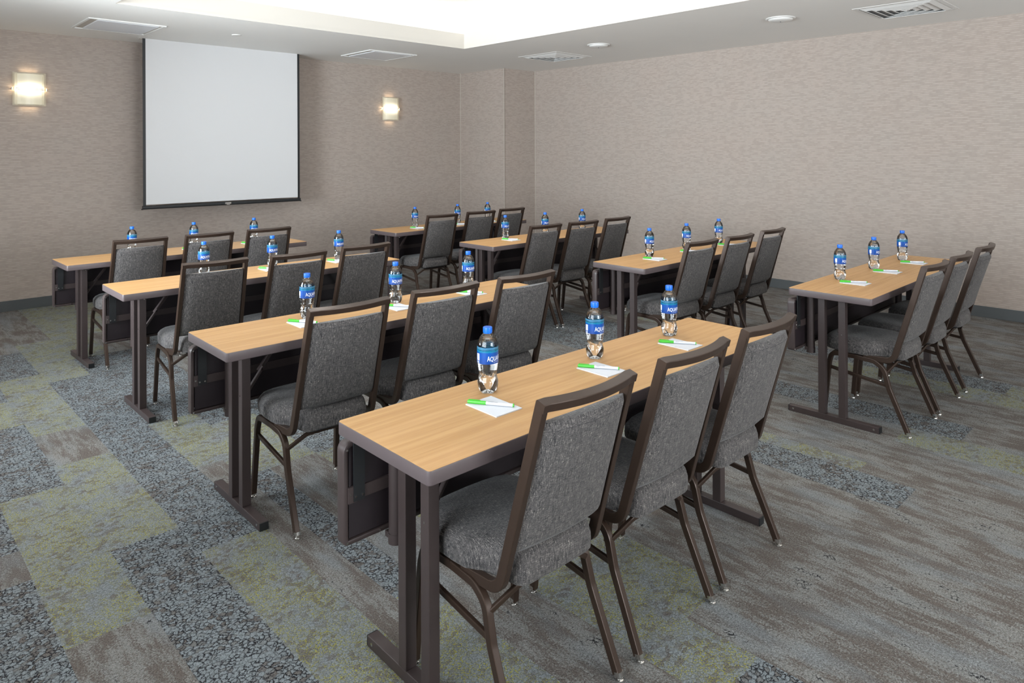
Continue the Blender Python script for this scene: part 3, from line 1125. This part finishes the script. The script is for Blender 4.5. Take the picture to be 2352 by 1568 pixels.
    # seat board shadow gap
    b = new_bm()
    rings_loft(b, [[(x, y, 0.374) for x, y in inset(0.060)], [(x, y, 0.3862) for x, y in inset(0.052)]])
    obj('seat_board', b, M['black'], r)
    # --- four legs, side rails, stretchers, braces
    tube = rrect(0.022, 0.024, 0.0030, 2)
    for sx in (-1, 1):
        xt, xb = sx * 0.189, sx * 0.2
        rear = fillet([(xb, 0.012, 0.018), (sx * 0.194, 0.108, 0.235), (sx * .19, 0.135, 0.335), (xt, 0.185, 0.366), (xt, 0.285, 0.371)], [0.12, 0.10, 0.05], 6)
        b = new_bm(); sweep(b, rear, tube, (1, 0, 0))
        lg1 = obj('leg', b, M['chairmetal'], r, True, 0.36)
        front = fillet([(xb, 0.4575, 0.018), (sx * 0.192, 0.430, 0.310), (xt, 0.416, 0.368), (xt, 0.2855, 0.371)], [0.1, 0.04], 6)
        b = new_bm(); sweep(b, front, tube, (1, 0, 0))
        lg2 = obj('leg', b, M['chairmetal'], r, True, 0.36)
        for lg, (gy, gs) in ((lg1, (0.006, 0.26)), (lg2, (0.459, -0.06))):
            b = new_bm()
            sweep(b, [(xb, gy, 0.0145), (xb, gy + gs * 0.012, 0.0265)], rrect(0.0236, 0.0246, 0.006, 2), (1, 0, 0))
            lathe(b, [(0.006, 0.010), (0.0095, 0.011), (0.0095, 0.0135), (0.007, 0.015)], 16, xb, gy - .002)
            lathe(b, [(0.0105, 0.0), (0.0125, 0.002), (0.0115, 0.006), (0.007, 0.009)], 16, xb, gy - .002)
            obj('glide', b, M['chrome'], lg, True, 0.6)
        b = new_bm(); sweep(b, [(sx * .1925, 0.115, 0.248), (sx * .1905, 0.436, 0.285)], rrect(0.013, 0.019, 0.003, 2), (1, 0, 0))
        obj('stretcher', b, M['chairmetal'], r, True, 0.36)
        path = fillet([(sx * .186, 0.123, 0.315), (sx * .115, 0.095, 0.366), (0.0, 0.095, 0.366)], [0.03], 5)
        b = new_bm(); sweep(b, path, rrect(0.012, 0.016, 0.003, 2), (0, 1, 0))
        obj('seat_brace', b, M['chairmetal'], r, True, 0.36)
        b = new_bm()
        cyl(b, (sx * 0.2013, 0.4385, 0.20), (sx * 0.2045, 0.4385, 0.20), 0.004, 10)
        obj('bumper', b, M['chrome'], r)
    b = new_bm(); box(b, -0.18, 0.18, 0.400, 0.418, 0.362, 0.376, 0.003, 1); obj('front_crossbar', b, M['chairmetal'], r)
    return r


CHAIRS = {11: [1.415, 1.238, -0.035], 12: [1.917, 1.228, -0.018], 13: [2.411, 1.225, -0.012], 21: [1.497, 2.565, -0.044], 22: [1.998, 2.566, -0.055], 23: [2.492, 2.534, -0.062],
          31: [1.545, 4.103, -0.064], 32: [2.026, 4.048, 0.006], 33: [2.525, 4.084, 0.01], 41: [1.557, 5.539, 0.009], 42: [2.041, 5.528, 0.018], 43: [2.524, 5.54, -0.016],
          51: [4.29, 5.496, -0.061], 52: [4.813, 5.511, -0.061], 53: [5.300, 5.555, 0.0], 61: [4.284, 4.091, -0.031], 62: [4.735, 4.055, -0.04], 63: [5.229, 4.059, 0.012],
          71: [4.259, 2.595, -0.038], 72: [4.735, 2.568, -0.004], 73: [5.272, 2.575, -0.004], 81: [4.288, 1.189, -0.041], 82: [4.77, 1.18, -0.004], 83: [5.318, 1.176, 0.0]}
POS = {1: 'left', 2: 'middle', 3: 'right'}
proto_c = make_chair()
first = True
for k, (x, y, a) in CHAIRS.items():
    o = proto_c if first else copy_tree(proto_c)
    first = False
    o.location = (x, y, 0)
    o.rotation_euler = (0, 0, a)
    tag(o, 'grey tweed chair, %s of three at %s' % (POS[k % 10], TN[k // 10]), 'chair', 'grey tweed banquet chairs')


# ------------------------------------------------------------------ water bottles
HB, RB = 0.211, 0.0345


def make_bottle():
    r = empty('water_bottle')
    r['category'] = 'bottle'
    prof = [(0.0225, 0.0), (0.0268, 0.0018), (0.0305, 0.009), (0.0332, 0.018), (0.0343, 0.028), (0.0338, 0.037), (0.0312, 0.046), (0.0292, 0.055), (0.0290, 0.062), (0.0303, 0.070), (0.0325, 0.082),
            (0.0338, 0.092), (0.0342, 0.098), (0.0342, 0.138), (0.0343, 0.146), (0.0335, 0.156), (0.0308, 0.167), (0.0262, 0.176), (0.0205, 0.184), (0.0150, 0.190), (0.0118, 0.1925), (0.0115, 0.199)]
    # a few moulded ribs between waist and label
    def mod(a, z):
        if z < 0.034:
            q = (0.034 - z) / 0.034
            return 1 - 0.20 * q * (0.5 + 0.5 * math.cos(5 * a)) ** 1.5
        return 1.0
    fine = []
    for i in range(len(prof) - 1):
        (r0, z0), (r1, z1) = prof[i], prof[i + 1]
        k = max(1, int((z1 - z0) / 0.0035))
        for j in range(k):
            t = j / k
            fine.append((r0 + (r1 - r0) * t, z0 + (z1 - z0) * t))
    fine.append(prof[-1])
    fine2 = []
    for (rr, z) in fine:
        if 0.062 < z < 0.094:
            rr -= 0.0006 * (0.5 + 0.5 * math.cos((z - 0.062) / 0.008 * 2 * PI))
        if 0.15 < z < 0.165:
            rr -= 0.0003 * (0.5 + 0.5 * math.cos(z / 0.005 * 2 * PI))
        fine2.append((rr, z))
    b = new_bm(); lathe(b, fine2, 60, cap0=True, cap1=False, mod=mod)
    body = obj('body', b, M['clear'], r, True, 0.9)
    # water up to the shoulder
    wp = [(max(rr - 0.0005, 0.001), z + (0.0004 if i == 0 else 0)) for i, (rr, z) in enumerate(fine2) if z <= 0.176]
    # the base has a central dimple
    b = new_bm()
    low = [(0.002, 0.012), (0.008, 0.0105), (0.014, 0.006), (0.019, 0.0018)]
    lathe(b, low + wp, 60, cap0=True, cap1=True, mod=mod)
    obj('water', b, M['water'], r, True, 0.9)
    b = new_bm()
    lathe(b, [(0.0136, 0.1905), (0.0136, 0.1925), (0.0148, 0.1928), (0.0150, 0.1935), (0.0152, 0.1965), (0.0152, 0.2075), (0.0148, 0.2098), (0.0135, 0.2108), (0.006, 0.211)], 40)
    obj('cap', b, M['cap'], r, True, 0.6)
    # wrap label
    n = 64
    b = new_bm()
    uvl = b.loops.layers.uv.new('UVMap')
    z0, z1 = 0.0975, 0.1505
    nz = 6
    rad = lambda z: (0.0346 if z < 0.147 else 0.0344) + 0.0002
    vv = [[b.verts.new((rad(z0 + (z1 - z0) * j / nz) * math.cos(2 * PI * i / n), rad(z0 + (z1 - z0) * j / nz) * math.sin(2 * PI * i / n), z0 + (z1 - z0) * j / nz)) for i in range(n)] for j in range(nz + 1)]
    for j in range(nz):
        for i in range(n):
            f = b.faces.new((vv[j][i], vv[j][(i + 1) % n], vv[j + 1][(i + 1) % n], vv[j + 1][i]))
            for lp, (a_, c_) in zip(f.loops, ((i, j), (i + 1, j), (i + 1, j + 1), (i, j + 1))):
                lp[uvl].uv = (a_ / n, c_ / nz)
    lab = obj('label', b, M['label'], r, True)

    def wrap(bm_, a0, zb_, rr=0.0351, slant=0.0):
        for v_ in bm_.verts:
            x, y = v_.co.x, v_.co.y
            a_ = a0 + x / rr
            v_.co = Vector((rr * math.cos(a_), rr * math.sin(a_), zb_ + y + slant * x))
    # the name starts at angle 0 and runs anticlockwise
    b = text_bm('AQUAFINA', 0.0150)
    tw_ = max(v_.co.x for v_ in b.verts)
    th_ = max(v_.co.y for v_ in b.verts)
    for v_ in b.verts:
        # the initial stands taller than the rest
        k_ = 1.0 if v_.co.x < tw_ * 0.13 else 0.88
        v_.co.x *= 0.072 / tw_
        v_.co.y *= 0.0165 * k_ / th_
    wrap(b, 0.0, 0.1075, slant=0.02)
    obj('name_print', b, M['white'], lab)
    b = text_bm('PURE WATER PERFECT TASTE', 0.0024)
    wrap(b, 0.62, 0.1025, slant=0.03)
    obj('small_print', b, M['white'], lab)
    b = new_bm()
    for (ua, ub, za, zb_) in ((-1.20, -0.82, 0.108, 0.1295),):
        m = 6
        q = [[b.verts.new((0.0351 * math.cos(ua + (ub - ua) * i / m), 0.0351 * math.sin(ua + (ub - ua) * i / m), z)) for i in range(m + 1)] for z in (za, zb_)]
        for i in range(m):
            b.faces.new((q[0][i], q[0][i + 1], q[1][i + 1], q[1][i]))
    for k in range(3):
        ua = -1.14 + k * 0.11
        q = [b.verts.new((0.0351 * math.cos(a_), 0.0351 * math.sin(a_), z)) for a_, z in ((ua, 0.0985), (ua + .05, 0.0985), (ua + .05, 0.1055), (ua, 0.1055))]
        b.faces.new(q)
    ip = obj('info_panel', b, M['white'], lab)
    return r


BX = {11: [1.514, 1.687, 1.384, 1.645], 12: [2.052, 1.68, 1.902, 1.642], 13: [2.529, 1.665, 2.382, 1.623], 21: [1.585, 3.043, 1.471, 3.022], 22: [2.076, 3.029], 23: [2.596, 3.057, 2.453, 2.993],
      31: [1.683, 4.611], 32: [2.137, 4.597, 2.016, 4.559], 33: [2.625, 4.553, 2.515, 4.538], 41: [1.634, 5.974], 42: [2.101, 5.976], 43: [2.616, 5.99, 2.485, 5.957],
      51: [4.32, 5.955, 4.258, 5.987], 52: [4.877, 5.939], 53: [5.31, 5.915], 61: [4.316, 4.565, 4.229, 4.524], 62: [4.778, 4.507], 63: [5.304, 4.497],
      71: [4.327, 3.017, 4.186, 2.979], 72: [4.819, 3.008, 4.698, 2.994], 73: [5.333, 3.019, 5.244, 2.98], 81: [4.357, 1.658, 4.239, 1.617], 82: [4.896, 1.647, 4.784, 1.616], 83: [5.436, 1.639, 5.291, 1.609]}
# keep the hidden rear bottles well inside their tops
BX[51] = [4.318, 5.940, 4.222, 5.900]; BX[52][1] = 5.92; BX[53][1] = 5.91
OFF = {11: -3, 12: 0, 13: -11, 21: -11, 22: -30, 23: -20, 31: -31, 32: -33, 33: -22, 41: -35, 42: -42, 43: -40, 51: -13, 52: -8, 53: 0, 61: -9, 62: -8, 63: 0, 71: 3, 72: -4, 73: 0, 81: 20, 82: 23, 83: 29}
proto_b = make_bottle()
first = True
for k, q in BX.items():
    o = proto_b if first else copy_tree(proto_b)
    first = False
    o.location = (q[0], q[1], H + 0.0002)
    beta = math.atan2(-q[1], -q[0])
    o.rotation_euler = (0, 0, beta + math.radians(OFF[k]))
    tag(o, 'blue capped water bottle, %s of three on %s' % (POS[k % 10], TN[k // 10]), 'bottle', 'blue capped water bottles')

# ------------------------------------------------------------------ note pads and pens
PW, PL, PT = 0.104, 0.143, 0.003


def make_pad():
    b = new_bm(); box(b, 0, PW, -PL, 0, 0, PT)
    o = obj('notepad', b, M['paper'])
    return o


def make_pen():
    # lies along +x, centre of the barrel 5 mm above its own base
    r = empty('ballpoint_pen')
    r['category'] = 'pen'
    R_ = 0.0056
    b = new_bm(); cyl(b, (0.050, 0, R_), (0.143, 0, R_), 0.0050, 16); obj('barrel', b, M['barrel'], r, True, 0.6)
    b = new_bm(); cyl(b, (0.0, 0, R_), (0.058, 0, R_), R_, 16); cyl(b, (-0.002, 0, R_), (0.0, 0, R_), 0.0036, 12); obj('cap', b, M['green'], r, True, 0.6)
    b = new_bm(); box(b, 0.002, 0.040, -0.0012, 0.0012, 2 * R_ + .0008, 2 * R_ + .0020); box(b, 0.002, 0.006, -.0012, .0012, 2 * R_ - .0006, 2 * R_ + .0012); obj('clip', b, M['green'], r)
    b = new_bm(); cyl(b, (0.143, 0, R_), (0.1465, 0, R_), 0.0051, 16); obj('end_plug', b, M['green'], r, True, 0.6)
    for txt, size, off_ in (('COURTYARD', 0.0048, -0.55), ('Marriott', 0.0032, -1.25)):
        b = text_bm(txt, size)
        for v_ in b.verts:
            a_ = v_.co.y / 0.0054 + off_
            v_.co = Vector((0.066 + v_.co.x, 0.0053 * math.sin(a_), R_ + 0.0053 * math.cos(a_)))
        obj('barrel_print', b, M['ink'], r)
    return r


pad0, pen0 = make_pad(), make_pen()
first = True
for k, q in BX.items():
    tx, ty, ta = TABLES[k // 10]
    if len(q) == 4:
        px, py = q[2], q[3]
    else:
        px, py = q[0] - 0.11, q[1] - 0.035
    pd = pad0 if first else copy_tree(pad0)
    pn = pen0 if first else copy_tree(pen0)
    first = False
    pd.location = (px, py, H + 0.0002)
    pd.rotation_euler = (0, 0, ta)
    tag(pd, 'small white note pad, %s of three on %s' % (POS[k % 10], TN[k // 10]), 'notepad', 'white note pads')
    pn.location = (px + 0.010, py + 0.002 - 0.002, H + 0.0002 + PT + 0.0001)
    pn.rotation_euler = (0, 0, ta + math.atan2(-0.128, 0.082))
    tag(pn, 'green and white pen, %s of three on %s' % (POS[k % 10], TN[k // 10]), 'pen', 'green and white pens')
